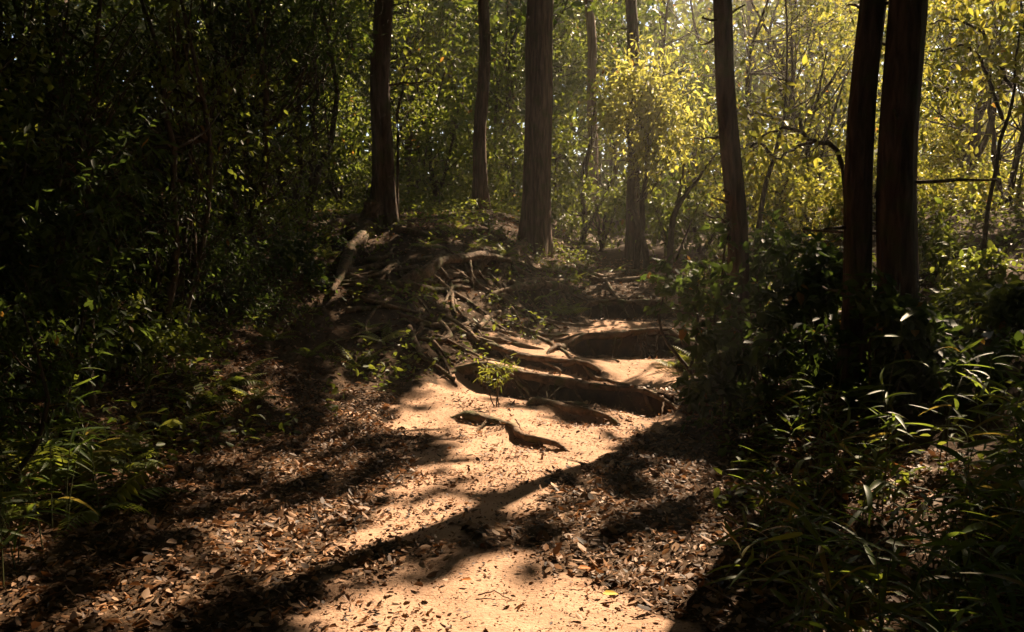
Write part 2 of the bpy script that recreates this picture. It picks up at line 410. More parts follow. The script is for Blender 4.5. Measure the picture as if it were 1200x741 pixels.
LABELS = {
 'G_dark': [
  'tall evergreen shrub with sun-flecked top above the bamboo grass',
  'black evergreen shrub rising straight behind the bamboo grass tufts',
  'tall evergreen shrub behind the sun-flecked one above the bamboo grass',
  'rounded evergreen shrub uphill of the sunlit fern, below a taller one',
  'tall dim evergreen above the one with yellow-lit leaf tips',
  'evergreen shrub with a few bright yellow-lit leaf tips',
  'slim tall evergreen standing beside the buttressed trunk',
  'low evergreen shrub overhanging the bamboo grass tufts',
  'low evergreen shrub between the bamboo grass and the sunlit fern',
  'low evergreen shrub just behind the sunlit fern',
  'small evergreen shrub on the edge of the root mound',
  'tall evergreen shrub at the outer end of the black bank',
  'low evergreen shrub at the outer end of the bank, among bamboo grass',
 ],
 'G_back': [
  'dim understorey tree behind the slim evergreen by the buttressed trunk',
  'low dim understorey tree behind the root mound beside the buttressed trunk',
  'dim tree crown high between the buttressed trunk and the thin reddish trunk',
  'dark lower understorey tree between the buttressed and thin reddish trunks',
  'low dark bush directly behind the foot of the buttressed trunk',
  'brighter tree crown between the thin reddish and thick brown trunks',
  'dark understorey tree between the feet of the reddish and thick brown trunks',
  'low dark bush on the crest beside the foot of the thin reddish trunk',
 ],
 'G_mid': [
  'green tree crown between the thick brown and slim pale trunks',
  'leafy understorey tree screening the foot of the slim pale trunk',
  'hazy sunlit tree crown high between the slim dark and leaning trunks',
  'low bush at the foot of the slim dark trunk',
  'leafy tree behind the forked dark sapling',
  'low bush beside the foot of the thick brown trunk',
  'tree crown directly behind the leaning dark trunk',
  'low bush around the foot of the forked dark sapling',
 ],
 'G_glow': [
  'yellow-green tree behind the top of the thin wavy sapling',
  'lower yellow-green bush behind the foot of the thin wavy sapling',
  'yellow-green tree crown high behind the thinner twin trunk',
  'yellow-green tree behind the drooping branchy sapling',
  'bright yellow-green crown above the arching sapling beyond the twin trunks',
  'sunlit yellow-green tree behind the arching sapling, beyond the thicker twin trunk',
  'sunlit yellow-green bush below the branches of the arching sapling',
  'low yellow-green bush close beside the thicker twin trunk',
  'yellow-green tree just behind the stem of the arching sapling',
  'low yellow-green bush behind the feet of the twin trunks',
  'yellow-green tree farthest from the twin trunks, past the arching sapling',
 ],
 'G_rs': [
  'dark broad-leaved shrub bordering the hollow of the stepped path',
  'dark broad-leaved shrub hiding the foot of the leaning trunk',
  'wide dark broad-leaved shrub between the path and the twin trunks',
  'dark broad-leaved shrub hiding the foot of the thinner twin trunk',
  'dark broad-leaved shrub just uphill of the bamboo grass before the twin trunks',
  'dark broad-leaved shrub in front of the thicker twin trunk',
  'low dark shrub at the edge of the leaf litter by the longest root',
  'low dark shrub behind the bamboo grass, past the pale tall stalk',
 ],
 'G_rl': [
  'green shrub with sun-caught leaves in the open patch beyond the twin trunks',
  'small sun-flecked shrub low by the foot of the thicker twin trunk',
  'sun-flecked shrub rising from the bamboo grass beyond the twin trunks',
  'sun-flecked shrub half behind the thicker twin trunk',
 ],
}
G_dark = ('dense small-leaved evergreen shrub in the black shade of the bank facing the twin trunks', 'evergreens in the deep shade')
G_back = ('leafy understorey tree in the dim wood behind the buttressed trunk', 'understorey trees in the dim wood')
G_glow = ('understorey tree with sunlit yellow-green leaves behind the twin trunks', 'sunlit understorey trees')
G_mid = ('leafy understorey tree between the tall bare trunks up the slope', 'understorey trees between the trunks')
sd = 100
for q, (u, v, d, ru, rv, n) in enumerate([(40, 60, 6.6, 150, 130, 2600), (50, 220, 6.0, 150, 130, 2600), (180, 110, 8, 140, 130, 3000), (190, 270, 8, 130, 110, 2600),
        (280, 40, 10, 120, 110, 3000), (290, 190, 10, 85, 110, 2800), (350, 90, 14, 80, 130, 2800), (30, 360, 5.6, 130, 90, 1600), (150, 400, 7, 110, 70, 1600),
        (260, 340, 9, 90, 70, 1800), (330, 300, 10.5, 60, 50, 1200), (-60, 120, 5.5, 120, 220, 2000), (-40, 420, 4.6, 120, 100, 1200)]):
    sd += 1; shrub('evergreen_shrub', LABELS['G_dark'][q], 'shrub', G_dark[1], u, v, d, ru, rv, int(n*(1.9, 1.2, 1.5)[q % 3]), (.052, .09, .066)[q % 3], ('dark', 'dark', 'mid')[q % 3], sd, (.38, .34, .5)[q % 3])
for q, (u, v, d, ru, rv, n) in enumerate([(390, 50, 20, 90, 110, 3000), (395, 170, 18, 60, 90, 2600), (500, 40, 23, 90, 110, 3200), (510, 170, 20, 80, 100, 3000), (430, 230, 19, 60, 50, 1600),
        (590, 90, 25, 80, 120, 3000), (585, 200, 20, 60, 80, 2400), (520, 245, 22, 80, 50, 1600)]):
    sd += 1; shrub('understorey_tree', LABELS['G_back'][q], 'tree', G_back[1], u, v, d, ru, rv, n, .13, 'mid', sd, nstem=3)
for q, (u, v, d, ru, rv, n) in enumerate([(680, 50, 25, 80, 120, 3000), (690, 190, 19, 60, 90, 2600), (800, 30, 23, 90, 100, 3200), (725, 230, 18.5, 60, 55, 2000),
        (820, 190, 17.5, 75, 100, 3000), (650, 250, 20, 50, 50, 1500), (845, 110, 21, 80, 100, 2600), (790, 255, 17, 60, 45, 1500)]):
    sd += 1; shrub('understorey_tree', LABELS['G_mid'][q], 'tree', G_mid[1], u, v, d, ru, rv, n, .13, 'mid', sd, nstem=3)
for q, (u, v, d, ru, rv, n) in enumerate([(920, 60, 19, 100, 110, 3400), (900, 210, 16, 80, 80, 2600), (980, 30, 23, 90, 100, 3000), (965, 160, 17, 70, 100, 2800), (1120, 40, 17, 110, 100, 3400),
        (1130, 160, 18, 100, 95, 3400), (1180, 230, 13, 80, 80, 2600), (1100, 235, 15, 80, 60, 2200), (1200, 90, 13.5, 80, 100, 2600), (1010, 230, 15, 70, 60, 2000), (1260, 160, 15, 90, 160, 2600)]):
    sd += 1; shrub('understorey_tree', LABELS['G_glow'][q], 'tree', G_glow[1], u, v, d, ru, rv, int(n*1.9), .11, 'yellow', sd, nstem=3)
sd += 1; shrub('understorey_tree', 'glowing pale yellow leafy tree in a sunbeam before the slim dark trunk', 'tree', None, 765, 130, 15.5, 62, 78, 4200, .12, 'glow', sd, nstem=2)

G_rs = ('broad-leaved dark shrub on the bank in front of the twin trunks', 'broad-leaved shrubs on the bank by the twin trunks')
for q, (u, v, d, ru, rv, n) in enumerate([(820, 335, 9.5, 60, 45, 900), (885, 305, 8.8, 75, 50, 1100), (905, 390, 7.6, 95, 70, 1300), (965, 330, 7.6, 80, 65, 1100), (1000, 430, 6.6, 100, 75, 1200),
        (1060, 385, 5.9, 65, 60, 800), (850, 445, 7.2, 60, 45, 700), (1100, 460, 5.8, 90, 60, 900)]):
    sd += 1; shrub('broadleaf_shrub', LABELS['G_rs'][q], 'shrub', G_rs[1], u, v, d, ru, rv, n, .105, 'dark', sd, .5, 5)
G_rl = ('green shrub with sun-caught leaves beyond the twin trunks', 'shrubs catching sun past the twin trunks')
for q, (u, v, d, ru, rv, n) in enumerate([(1165, 340, 9.2, 80, 75, 1600), (1130, 420, 7.6, 60, 45, 900), (1195, 440, 6.8, 60, 70, 900), (1110, 300, 10, 60, 55, 1200)]):
    sd += 1; shrub('broadleaf_shrub', LABELS['G_rl'][q], 'shrub', G_rl[1], u, v, d, ru, rv, n, .10, 'mid', sd, .45, 4)

# ------------------------------------------------------------------ distant woodland; unseen side and rear parts added to block low skylight
rs = np.random.default_rng(77)
def wood_pts(n, x0, x1, y0, y1, zmax):
    x = rs.uniform(x0, x1, n); y = rs.uniform(y0, y1, n); z = base_h(x, y)+.1+rs.random(n)**1.1*(np.where(y > 27.9, 6+(y-28)*.5, zmax) if y0 > 0 else zmax)
    k_ = fbm(x*.35, y*.35+z*.5, 3) > .36
    return np.stack([x, y, z], -1)[k_]
P = np.vstack([wood_pts(140000, -45, 55, 28, 54, 15), wood_pts(22000, -40, -15, -25, 30, 14), wood_pts(22000, 25, 50, -25, 30, 14), wood_pts(22000, -20, 28, -30, -12, 14)])
P = P[shade_keep(P)]; n = len(P)
L = rs.uniform(.3, .62, n)*np.where(P[:, 1] > 27.9, 1, 1.5)
V, Fc = leaves(P, rs.normal(0, 1, (n, 3))+np.array([0, 0, -.4]), np.array([0, 0, 1.])+rs.normal(0, .9, (n, 3)), L, L*.5, .3, .2, LEAF4)
tag(obj('distant_woodland', to_mesh('distant_woodland', V, [Fc], leafcols(n, 'mid', rs, 4)), M_leaf, None, 'stuff'), 'mass of far green foliage closing off the wood beyond the trunks and, unseen, all round', 'woodland')

# ------------------------------------------------------------------ tall trees
TREES = []
def trunk_mesh(b, top, r0, rtop, seed, flare=.9, lobes=4, dec=.38, seg=30, lump=.085):
    rs = np.random.default_rng(seed); n = 60
    t = np.linspace(0, 1, n)**1.5; P = b[None]*(1-t[:, None])+top[None]*t[:, None]
    zz = np.linalg.norm(P-b, axis=1)
    P = P+np.stack([.05*np.sin(zz*.9+rs.uniform(0, 6))+.02*np.sin(zz*2.3+seed), .05*np.sin(zz*.6+rs.uniform(0, 6)), 0*zz], -1)*smooth(zz/2)[:, None]
    th = np.linspace(0, 2*math.pi, seg, endpoint=False); ph = rs.uniform(0, 6)
    fl = flare*np.exp(-np.maximum(zz-.25, 0)/dec)
    R = (r0*(1-t)+rtop*t)[:, None]*(1+fl[:, None]*(.45+.55*np.cos(lobes*th+ph)[None]) + .05*np.cos(lobes*th+ph+zz[:, None]*.3) + lump*(vnoise(th[None]*3+0*zz[:, None], zz[:, None]*.5+seed)-.5)*2 + .035*np.cos(11*th[None]+seed+zz[:, None]*.15) + .05*(vnoise(th[None]*9+0*zz[:, None], zz[:, None]*2.2+seed)-.5))
    V = P[:, None]+np.stack([R*np.cos(th), R*np.sin(th), 0*R], -1); V = V.reshape(-1, 3)
    i = np.arange(n-1)[:, None]*seg; j = np.arange(seg)[None]; k_ = (j+1) % seg
    Q = np.stack([i+j, i+k_, i+seg+k_, i+seg+j], -1).reshape(-1, 4)
    return V, Q
def tall_tree(label, utop, ub, vb, d, wpx, bark, seed, wtop=None, ht=15, flare=.9, group=None, pos=None, dec=.38):
    if pos is None:
        b = at(ub, vb, d); b[2] = hz(b[0], b[1])-.25; tp = at(utop, 0, d)
    else:
        b = np.array([pos[0], pos[1], hz(*pos)-.25]); tp = b+np.array([.1, .1, 6])
    k_ = (ht+b[2]-b[2])/max(tp[2]-b[2], .5); top = b+(tp-b)*k_
    r0 = wpx*d/F/2; rt = r0*.45
    root = b+np.array([0, 0, .25])
    t = thing('tall_tree', label, 'tree', root, group)
    V, Q = trunk_mesh(b, top, r0, rt, seed, flare, dec=dec)
    obj('trunk', to_mesh('trunk', V-root, [Q], None, True), bark, t)
    rs = np.random.default_rng(seed+1)
    for q in range(6):
        f = rs.uniform(.55, .97); s_ = b+(top-b)*f; a = rs.uniform(0, 6.28); ln = rs.uniform(1.8, 3.5)
        e = s_+np.array([math.cos(a)*ln, math.sin(a)*ln, rs.uniform(.3, 1.6)])
        pt = curve([s_, (s_+e)/2+np.array([0, 0, .25]), e], 10, .03, rs)
        gx_, gy_ = gproj(pt)
        if any(inpoly(gx_, gy_, L_).any() for L_ in LIT): continue
        mb_ = MB(); mb_.add(*tube(pt, np.linspace(r0*.28, r0*.05, 10), 6)); obj('branch', mb_.mesh('branch', root), bark, t)
    if pos is None and d < 20:      # snapped dead branch stubs
        for q in range(7):
            zf = rs.uniform(.6, 4.8); s_ = b+(top-b)*(zf/np.linalg.norm(top-b)); a = rs.uniform(0, 6.28); ln = r0+rs.uniform(.05, .3)*(1 if q < 4 else 2)
            e = s_+np.array([math.cos(a)*ln, math.sin(a)*ln, rs.uniform(-.05, .12)]); mb_ = MB(); mb_.add(*tube(curve([s_, (s_+e)/2, e], 6, .008, rs), np.linspace(.018, .007, 6), 6, .2, rs)); obj('branch_stub', mb_.mesh('branch_stub', root), bark, t)
    TREES.append((t, root, top)); return t, root, r0
T1, T1r, T1w = tall_tree('dark trunk with a buttress root running down the root-covered mound', 452, 447, 262, 13, 25, M_bark, 301, flare=1.0, dec=.5)
T2, _, _ = tall_tree('thin reddish-brown straight trunk behind the mound', 565, 563, 266, 18, 15, M_bark_red, 302)
T3, T3r, T3w = tall_tree('thick straight brown ridged trunk standing over the stepped path', 637, 626, 288, 15.5, 34, M_bark_red, 303, flare=.5)
T4, _, _ = tall_tree('slim pale sunlit trunk behind the leaves, beside the thick brown one', 689, 700, 250, 23, 13, M_bark_pale, 304)
T5, _, _ = tall_tree('slim dark trunk rising behind the glowing pale yellow tree', 737, 745, 262, 17, 16, M_bark, 305)
T6, _, _ = tall_tree('leaning dark single trunk between the glowing tree and the twin trunks', 848, 868, 330, 8.6, 23, M_bark, 306)
T7, _, _ = tall_tree('thinner one of the twin dark trunks on the shrubby bank', 1018, 1003, 370, 6.6, 33, M_bark, 307)
T8, _, _ = tall_tree('thicker one of the twin dark trunks on the shrubby bank', 1054, 1057, 380, 6.5, 45, M_bark, 308)
G_bg = ('slender dim trunk far back in the wood behind the foliage', 'slender background trunks')
for i, (u, d, w_) in enumerate([(437, 24, 11), (475, 26, 9), (408, 27, 10), (775, 27, 9), (930, 26, 11), (1110, 25, 10), (530, 30, 10), (600, 28, 8), (880, 29, 10)]):
    tall_tree(G_bg[0], u, u+rng.normal(0, 6), 270, d, w_, M_bark, 320+i, group=G_bg[1])
G_off = ('added tall forest tree whose spreading crown shades the path', 'added shade trees around the path')  # trees added to cast shade and carry the canopy
for i, p_ in enumerate([(-7, 4), (-10, 13), (8, 4), (11, 13), (13, 21), (15, 30), (-3, -5), (5, -4), (-12, 24), (18, 20), (4, 36), (-4, 38)]):
    tall_tree(G_off[0], 0, 0, 0, 10, 40, M_bark, 340+i, group=G_off[1], pos=p_)

# canopy, mostly above the view and shaped for its shade: leaves shared out among the trees by nearest trunk
rs = np.random.default_rng(9)
n = 230000
P = np.stack([rs.uniform(-15, 24, n), rs.uniform(-11, 52, n), np.zeros(n)], -1)
P[:, 2] = 7.6+np.clip(P[:, 1]-22, 0, 40)*.05+rs.random(n)**1.3*6.5
kp = fbm(P[:, 0]*.5+P[:, 2]*.3, P[:, 1]*.5+P[:, 2]*.2, 3) > .33
el = (P[:, 2]-CAM[2])/np.maximum(P[:, 1], .1)
def unseen_bough(m, x0, x1, y0, y1):  # extra leaf cover above the view, added to deepen the shade below
    q = np.stack([rs.uniform(x0, x1, m), rs.uniform(y0, y1, m), np.zeros(m)], -1)
    lo = np.maximum(4.3, 2.1+.32*q[:, 1]+.1*np.abs(q[:, 0])); q[:, 2] = lo+rs.random(m)*np.maximum(9-lo, 1)
    return q[fbm(q[:, 0]*.7, q[:, 1]*.7+q[:, 2]*.4, 3) > .33]
P = np.vstack([P[kp], unseen_bough(56000, -12, -.6, -3, 15), unseen_bough(9000, 3.5, 11, -3, 9), unseen_bough(14000, -11, 11, -10, -1)]); P = P[shade_keep(P, True)]
tx = np.array([[(r[0]+tp[0])/2, (r[1]+tp[1])/2] for _, r, tp in TREES])
own = np.argmin(((P[:, None, :2]-tx[None])**2).sum(-1), 1)
for i, (t, root, tp) in enumerate(TREES):
    p = P[own == i]; m = len(p)
    if m < 5: continue
    L = rs.uniform(.25, .44, m)
    V, Fc = leaves(p, rs.normal(0, 1, (m, 3))*np.array([1, 1, .4])+np.array([0, 0, -.2]), np.array([0, 0, 1.])+rs.normal(0, .45, (m, 3)), L, L*.62, .25, .15, LEAF4)
    obj('crown', to_mesh('crown', V-root, [Fc], leafcols(m, 'mid', rs, 4)), M_canopy, t, 'stuff')

# ------------------------------------------------------------------ roots
def ground_curve(pts, n, lift, rs, wob=.02):
    g = np.array([ghit(u, v) for u, v in pts]); p = curve(g, n)
    p[:, :2] += np.cumsum(rs.normal(0, wob*.5, (n, 2)), 0)*np.linspace(0, 1, n)[:, None]
    p[:, 2] = height(p[:, 0], p[:, 1])
    k_ = np.ones(5)/5; z = np.convolve(np.pad(p[:, 2], 2, 'edge'), k_, 'valid')
    p[:, 2] = np.maximum(z, p[:, 2]-.01)+lift; return p
ROOTPTS = []
def root_part(parent, org, pts, r0, r1, seed, lift=.0, first=None):
    rs = np.random.default_rng(seed); n = 26
    p = ground_curve(pts, n, lift, rs)
    if first is not None:
        q = curve([first, (first+p[0])/2+np.array([0, 0, .05]), p[0]], 9); p = np.vstack([q[:-1], p])
    ROOTPTS.append(p[::2])
    mb_ = MB(); mb_.add(*tube(p, np.linspace(r0, r1, len(p))*(1+.12*np.sin(np.linspace(0, 14, len(p))+seed)), 8, .18, rs))
    return obj('root', mb_.mesh('root', org), M_root, parent)
f = at(440, 235, 12.9)
root_part(T1, T1r, [(432, 268), (420, 290), (405, 310), (395, 335), (390, 350)], .16, .035, 401, .07, first=f)
root_part(T1, T1r, [(430, 262), (400, 266), (370, 272), (345, 268)], .11, .04, 402, .05)
root_part(T1, T1r, [(462, 268), (490, 276), (520, 284)], .07, .02, 403, .02)
for q, (pts, a, b) in enumerate([([(410, 345), (440, 358), (470, 364), (500, 372)], .03, .012), ([(440, 334), (480, 338), (520, 340), (550, 337)], .045, .02),
        ([(505, 322), (540, 318), (572, 322)], .035, .015), ([(500, 335), (525, 326), (560, 318), (580, 300)], .03, .045), ([(530, 345), (530, 362), (532, 370)], .02, .012),
        ([(400, 322), (430, 318), (462, 312)], .04, .03), ([(468, 316), (474, 330), (484, 340)], .022, .012), ([(405, 368), (430, 366), (445, 362)], .03, .015),
        ([(515, 372), (545, 388), (565, 402)], .035, .02), ([(480, 385), (495, 420), (520, 440), (536, 452)], .022, .015), ([(505, 400), (525, 425)], .02, .012),
        ([(520, 306), (550, 304), (575, 310)], .03, .02)]):
    root_part(T1, T1r, pts, a*1.3, b*1.3, 410+q, .03)
for q, (pts, a, b) in enumerate([([(615, 292), (600, 302), (585, 310)], .08, .04), ([(640, 292), (660, 300), (685, 318), (712, 328)], .06, .025), ([(600, 338), (625, 331), (660, 331)], .04, .03),
        ([(560, 388), (572, 375), (585, 368)], .035, .02), ([(690, 330), (730, 331), (780, 328)], .04, .03), ([(710, 330), (716, 345), (724, 358)], .025, .012), ([(612, 310), (625, 325)], .02, .01),
        ([(665, 318), (690, 326), (716, 333)], .03, .015)]):
    root_part(T3, T3r, pts, a*1.3, b*1.3, 440+q, .03)
rs = np.random.default_rng(461)
def web_root(parent, org, x, y, ang, n, r, seed):
    rs = np.random.default_rng(seed); p = []
    for _ in range(n):
        p.append((x, y)); ang += rs.normal(0, .28); x += .09*math.cos(ang); y += .09*math.sin(ang)
    p = np.array(p); z = np.maximum(height(p[:, 0], p[:, 1]), height(p[:, 0], p[:, 1]+.06)); z = np.convolve(np.pad(z, 2, 'edge'), np.ones(5)/5, 'valid')
    t_ = np.linspace(0, 1, n); rr = r*(1-.75*t_)*(1+.15*np.sin(t_*19+seed)); p3 = np.column_stack([p, z+rr*.35-.08*smooth((t_-.85)/.15)]); ROOTPTS.append(p3[::2])
    mb_ = MB(); mb_.add(*tube(p3, rr, 7, .2, rs)); obj('root', mb_.mesh('root', org), M_root, parent)
for q in range(46):
    own_, org_ = (T1, T1r) if q % 3 else (T3, T3r)
    u, v = rs.uniform(390, 600), rs.uniform(285, 400)
    if q % 3 == 0: u, v = rs.uniform(570, 760), rs.uniform(300, 350)
    g = ghit(u, v); web_root(own_, org_, g[0], g[1], rs.choice([rs.normal(-.35, .35), rs.normal(-2.6, .4), rs.normal(-1.5, .4)]), int(rs.integers(8, 20)), rs.uniform(.018, .05), 470+q)
# root ledges across the path
def ledge(label, si, r0, r1, seed, sub=(), t0=-.05, t1=1.05, drop=.3, sin_=.03, sink=1.0, lines=(), hang=0):
    rs = np.random.default_rng(seed); A_, B_, st, wd = STEPS[si]; t = np.linspace(t0, t1, 40)
    tv = (B_-A_)/np.hypot(*(B_-A_)); nv = np.array([-tv[1], tv[0]]); nv = nv if nv[1] > 0 else -nv
    al = t*np.hypot(*(B_-A_)); wig = .16*(vnoise(al*2.2+st*90, al*0+3.3)-.5)
    xy = A_+t[:, None]*(B_-A_)-nv*(wig-.02)[:, None]+np.cumsum(rs.normal(0, .004, (40, 2)), 0)
    r = np.interp(np.linspace(0, 1, 40), [0, .15, .6, 1], [r0*.7, r0, (r0+r1)/2, r1*.6])*(1+.16*np.sin(np.linspace(0, 15, 40)+seed)+.06*np.sin(np.linspace(0, 47, 40)))
    z = np.maximum.reduce([height(xy[:, 0]+nv[0]*o_, xy[:, 1]+nv[1]*o_) for o_ in (0., .05, .1)]); z = np.convolve(np.pad(z, 3, 'edge'), np.ones(7)/7, 'valid')
    lo_ = sin_*np.sin(t*9+seed)*np.sin(np.pi*np.clip(t, 0, 1)); xy = xy+nv*lo_[:, None]
    z = z-sink*(smooth((.16-np.linspace(0, 1, 40))/.16)+smooth((np.linspace(0, 1, 40)-.8)/.2))*r0*1.5
    p = np.column_stack([xy, z-r*drop]); org = p[0].copy()
    o = thing('exposed_root', label, 'root', org)
    mb_ = MB(); mb_.add(*tube(p, r, 12, .2, rs)); obj('main_root', mb_.mesh('main_root', org), M_root, o)
    for ln, a, c_ in lines:
        q = ground_curve(ln, 24, a*.4, rs, .012); m2 = MB(); m2.add(*tube(q, np.linspace(a, c_, 24)*(1+.15*np.sin(np.linspace(0, 16, 24))), 8, .2, rs)); obj('side_root', m2.mesh('side_root', org), M_root, o)
    sub = list(sub)+[(rs.uniform(.08, .92), 0, rs.normal(0, .12), -rs.uniform(.12, .34), rs.uniform(.007, .016)) for _ in range(hang)]
    for f0, f1, dx, dy, a in sub:      # side roots that leave the main one and dive into the earth in front
        q0 = p[int(f0*39)]; x1, y1 = q0[0]+dx, q0[1]+dy; q1 = np.array([x1, y1, hz(x1, y1)-.02]); m = (q0+q1)/2; m[2] = max(hz(m[0], m[1])+a, m[2])
        m2 = MB(); m2.add(*tube(curve([q0, m, q1], 14, .006, rs), np.linspace(a, a*.4, 14), 7, .15, rs)); obj('side_root', m2.mesh('side_root', org), M_root, o)
ledge('low dark root lying lowest across the bright sandy path', 0, .042, .02, 501, [(.7, 0, .1, -.12, .018), (.3, 0, -.12, -.3, .02)], -.1, 1.15, drop=-.1, sin_=.07)
ledge('short thick forked root jutting onto the sand below the big ledge', 1, .05, .022, 502, [(.35, 0, .35, -.22, .028), (.6, 0, .3, -.16, .02)], -.12, 1.2, drop=0, sin_=.06)
ledge('longest root forming the tall dark ledge across the path', 2, .05, .035, 503, hang=16, sub= [(.12, 0, .22, -.35, .028), (.3, 0, .25, -.4, .025), (.55, 0, .12, -.25, .02), (.05, 0, -.2, -.5, .022)], lines=[([(522, 378), (545, 392), (580, 408), (600, 428)], .035, .02), ([(505, 398), (520, 425), (538, 455)], .025, .012), ([(660, 428), (690, 440), (730, 452), (775, 466)], .03, .015), ([(585, 440), (604, 455), (624, 474)], .022, .01)])
ledge('straight root ledge just above the longest one, half buried in sand', 3, .042, .026, 504, [(.5, 0, .3, -.3, .025), (.2, 0, .25, -.3, .02)], drop=.1, lines=[([(600, 385), (630, 396), (660, 412), (676, 430)], .03, .014), ([(540, 372), (560, 385), (600, 392)], .03, .02), ([(650, 400), (690, 410), (720, 424)], .022, .012)])
ledge('mossy curved root lip over the dark hollow in the path', 4, .05, .04, 505, hang=10, sub= [(.02, 0, -.25, -.5, .05), (.97, 0, .05, -.6, .06)])
ledge('upper root lip where the stepped path nears the thick brown trunk', 5, .045, .035, 506, hang=10, sub= [(.25, 0, .06, -.3, .03), (.45, 0, .12, -.28, .025), (.9, 0, .1, -.3, .03)])
ledge('root edging a hump of earth below the thick brown trunk', 6, .055, .04, 507, [(.3, 0, .06, -.35, .025), (.7, 0, .15, -.3, .025)], -.3, 1.4)
ledge('mossy root edging the highest hump of the root mound', 7, .07, .045, 508, [(.1, 0, -.2, -.4, .03), (.5, 0, .1, -.45, .03), (.8, 0, .2, -.4, .03)], -.3, 1.3)

# ------------------------------------------------------------------ saplings with bare stems
def sapling(label, lines, d, r, seed, tufts=()):
    rs = np.random.default_rng(seed); b = at(*lines[0][0], d); b[2] = hz(b[0], b[1]); t = thing('sapling', label, 'sapling', b)
    for i, ln in enumerate(lines):
        p = np.array([at(u, v, d+.25*rs.normal()) for u, v in ln])
        if i == 0: p[0] = b-np.array([0, 0, .1])
        c = curve(p, 16, .012, rs); mb_ = MB(); mb_.add(*tube(c, np.linspace(r if i == 0 else r*.7, r*.3, 16), 7, .1, rs)); obj('stem', mb_.mesh('stem', b), M_stem, t)
    if tufts:
        PP = []
        for (u, v, rr, m) in tufts: PP.append(at(u, v, d)+rs.normal(0, rr, (m, 3)))
        PP = np.vstack(PP); PP = PP[shade_keep(PP)]; m = len(PP); L = rs.uniform(.07, .14, m)
        V, Fc = leaves(PP, rs.normal(0, 1, (m, 3))+np.array([0, 0, -.3]), np.array([0, 0, 1.])+rs.normal(0, .5, (m, 3)), L, L*.42, .3, .15)
        obj('foliage', to_mesh('foliage', V-b, [Fc], leafcols(m, 'yellow', rs, 6)), M_leaf, t, 'stuff')
sapling('forked dark sapling leaning out below the glowing pale yellow tree', [[(782, 285), (790, 255), (815, 215), (840, 180)], [(788, 262), (796, 230), (802, 190)]], 14, .055, 601, [(840, 175, .35, 120), (802, 185, .3, 100)])
sapling('thin wavy dark sapling between the leaning trunk and the twin trunks', [[(885, 300), (893, 230), (908, 180), (920, 120), (923, 50), (918, -40)], [(915, 140), (890, 134), (862, 134)], [(906, 185), (890, 168), (862, 172)]], 14.5, .045, 602, [(920, 20, .5, 160), (880, 134, .3, 60)])
sapling('drooping bare branchy sapling beside the thinner twin trunk', [[(1000, 260), (990, 200), (960, 168), (930, 152), (900, 156), (880, 170)], [(955, 165), (935, 172), (905, 190)], [(940, 155), (935, 130)]], 9, .03, 603, [(930, 150, .35, 150), (890, 160, .25, 60)])
sapling('thin pale crooked sapling hugging the buttressed trunk', [[(468, 275), (466, 140), (472, 110), (474, 80), (480, 66)], [(472, 90), (466, 70), (463, 50)]], 13.3, .03, 604, [(478, 60, .3, 80)])
sapling('leafy sapling with arching side branches on the sunny side of the twin trunks', [[(1150, 330), (1165, 200), (1185, 120), (1195, 30)], [(1185, 100), (1140, 30), (1085, 28)], [(1175, 140), (1140, 60), (1090, 62)]], 10, .03, 605, [(1110, 30, .4, 200), (1120, 80, .4, 220), (1150, 110, .4, 200), (1180, 30, .4, 200), (1130, 10, .4, 160)])

# ------------------------------------------------------------------ bamboo grass: stem plus each blade
def blade_mesh(i):
    rs = np.random.default_rng(800+i); n = 7; t = np.linspace(0, 1, n); wdt = np.interp(t, [0, .12, .4, .75, 1], [.004, .010, .0135, .009, .0006])*rs.uniform(.85, 1.15)
    z = -t**2*rs.uniform(.12, .75)*.22; x = t*.22; y = rs.normal(0, .008)*np.sin(t*3)
    V = np.concatenate([np.stack([x, y+wdt, z+wdt*.35], -1), np.stack([x, y+0*wdt, z], -1), np.stack([x, y-wdt, z+wdt*.35], -1)])
    a = np.arange(n-1); Q = np.vstack([np.stack([a, a+1, a+n+1, a+n], -1), np.stack([a+n, a+n+1, a+2*n+1, a+2*n], -1)])
    c0, c1 = map(np.array, PAL['sasa']); k_ = rs.random(); c1 = np.array([.17, .14, .05]) if i % 8 == 7 else c1; return to_mesh('blade', V, [Q[:, ::-1]], np.repeat((c0*(1-k_)+c1*k_)[None], len(V), 0), True)
BL = [blade_mesh(i) for i in range(16)]
for b in BL: b.materials.append(M_leaf)
def sasa(name, label, group, x, y, hgt, nb, seed, scale=1.0):
    rs = np.random.default_rng(seed); org = np.array([x, y, hz(x, y)]); t = thing(name, label, 'bamboo grass', org, group)
    lean = rs.normal(0, .18, 2)*hgt; tip = np.array([lean[0], lean[1], hgt])
    c = curve([(0, 0, -.03), tip*.5*np.array([.6, .6, 1]), tip], 10); mb_ = MB(); mb_.add(*tube(c, np.linspace(.004, .0015, 10), 5)); obj('stem', mb_.mesh('stem'), M_stemg, t)
    a = rs.uniform(0, 6.28)
    for q in range(nb):
        f = 1-.62*(q/nb)**1.1; p = c[int(f*9)]+rs.normal(0, .012, 3); a += 2.4+rs.normal(0, .5)
        o = obj('leaf', BL[rs.integers(16)], None, t); o.location = p
        o.rotation_euler = (rs.normal(0, .5), -rs.uniform(-.15, .85), a); s_ = rs.uniform(.45, 1.0)*scale; o.scale = (s_, s_, s_)
M_stemg, *_r = mat('culm_green'); _r[3].inputs['Base Color'].default_value = (.09, .10, .035, 1); _r[3].inputs['Roughness'].default_value = .5
G_sr = ('green bamboo grass on the bank under the twin trunks, arching narrow blades', 'bamboo grass under the twin trunks')
rs = np.random.default_rng(44); cnt = 0
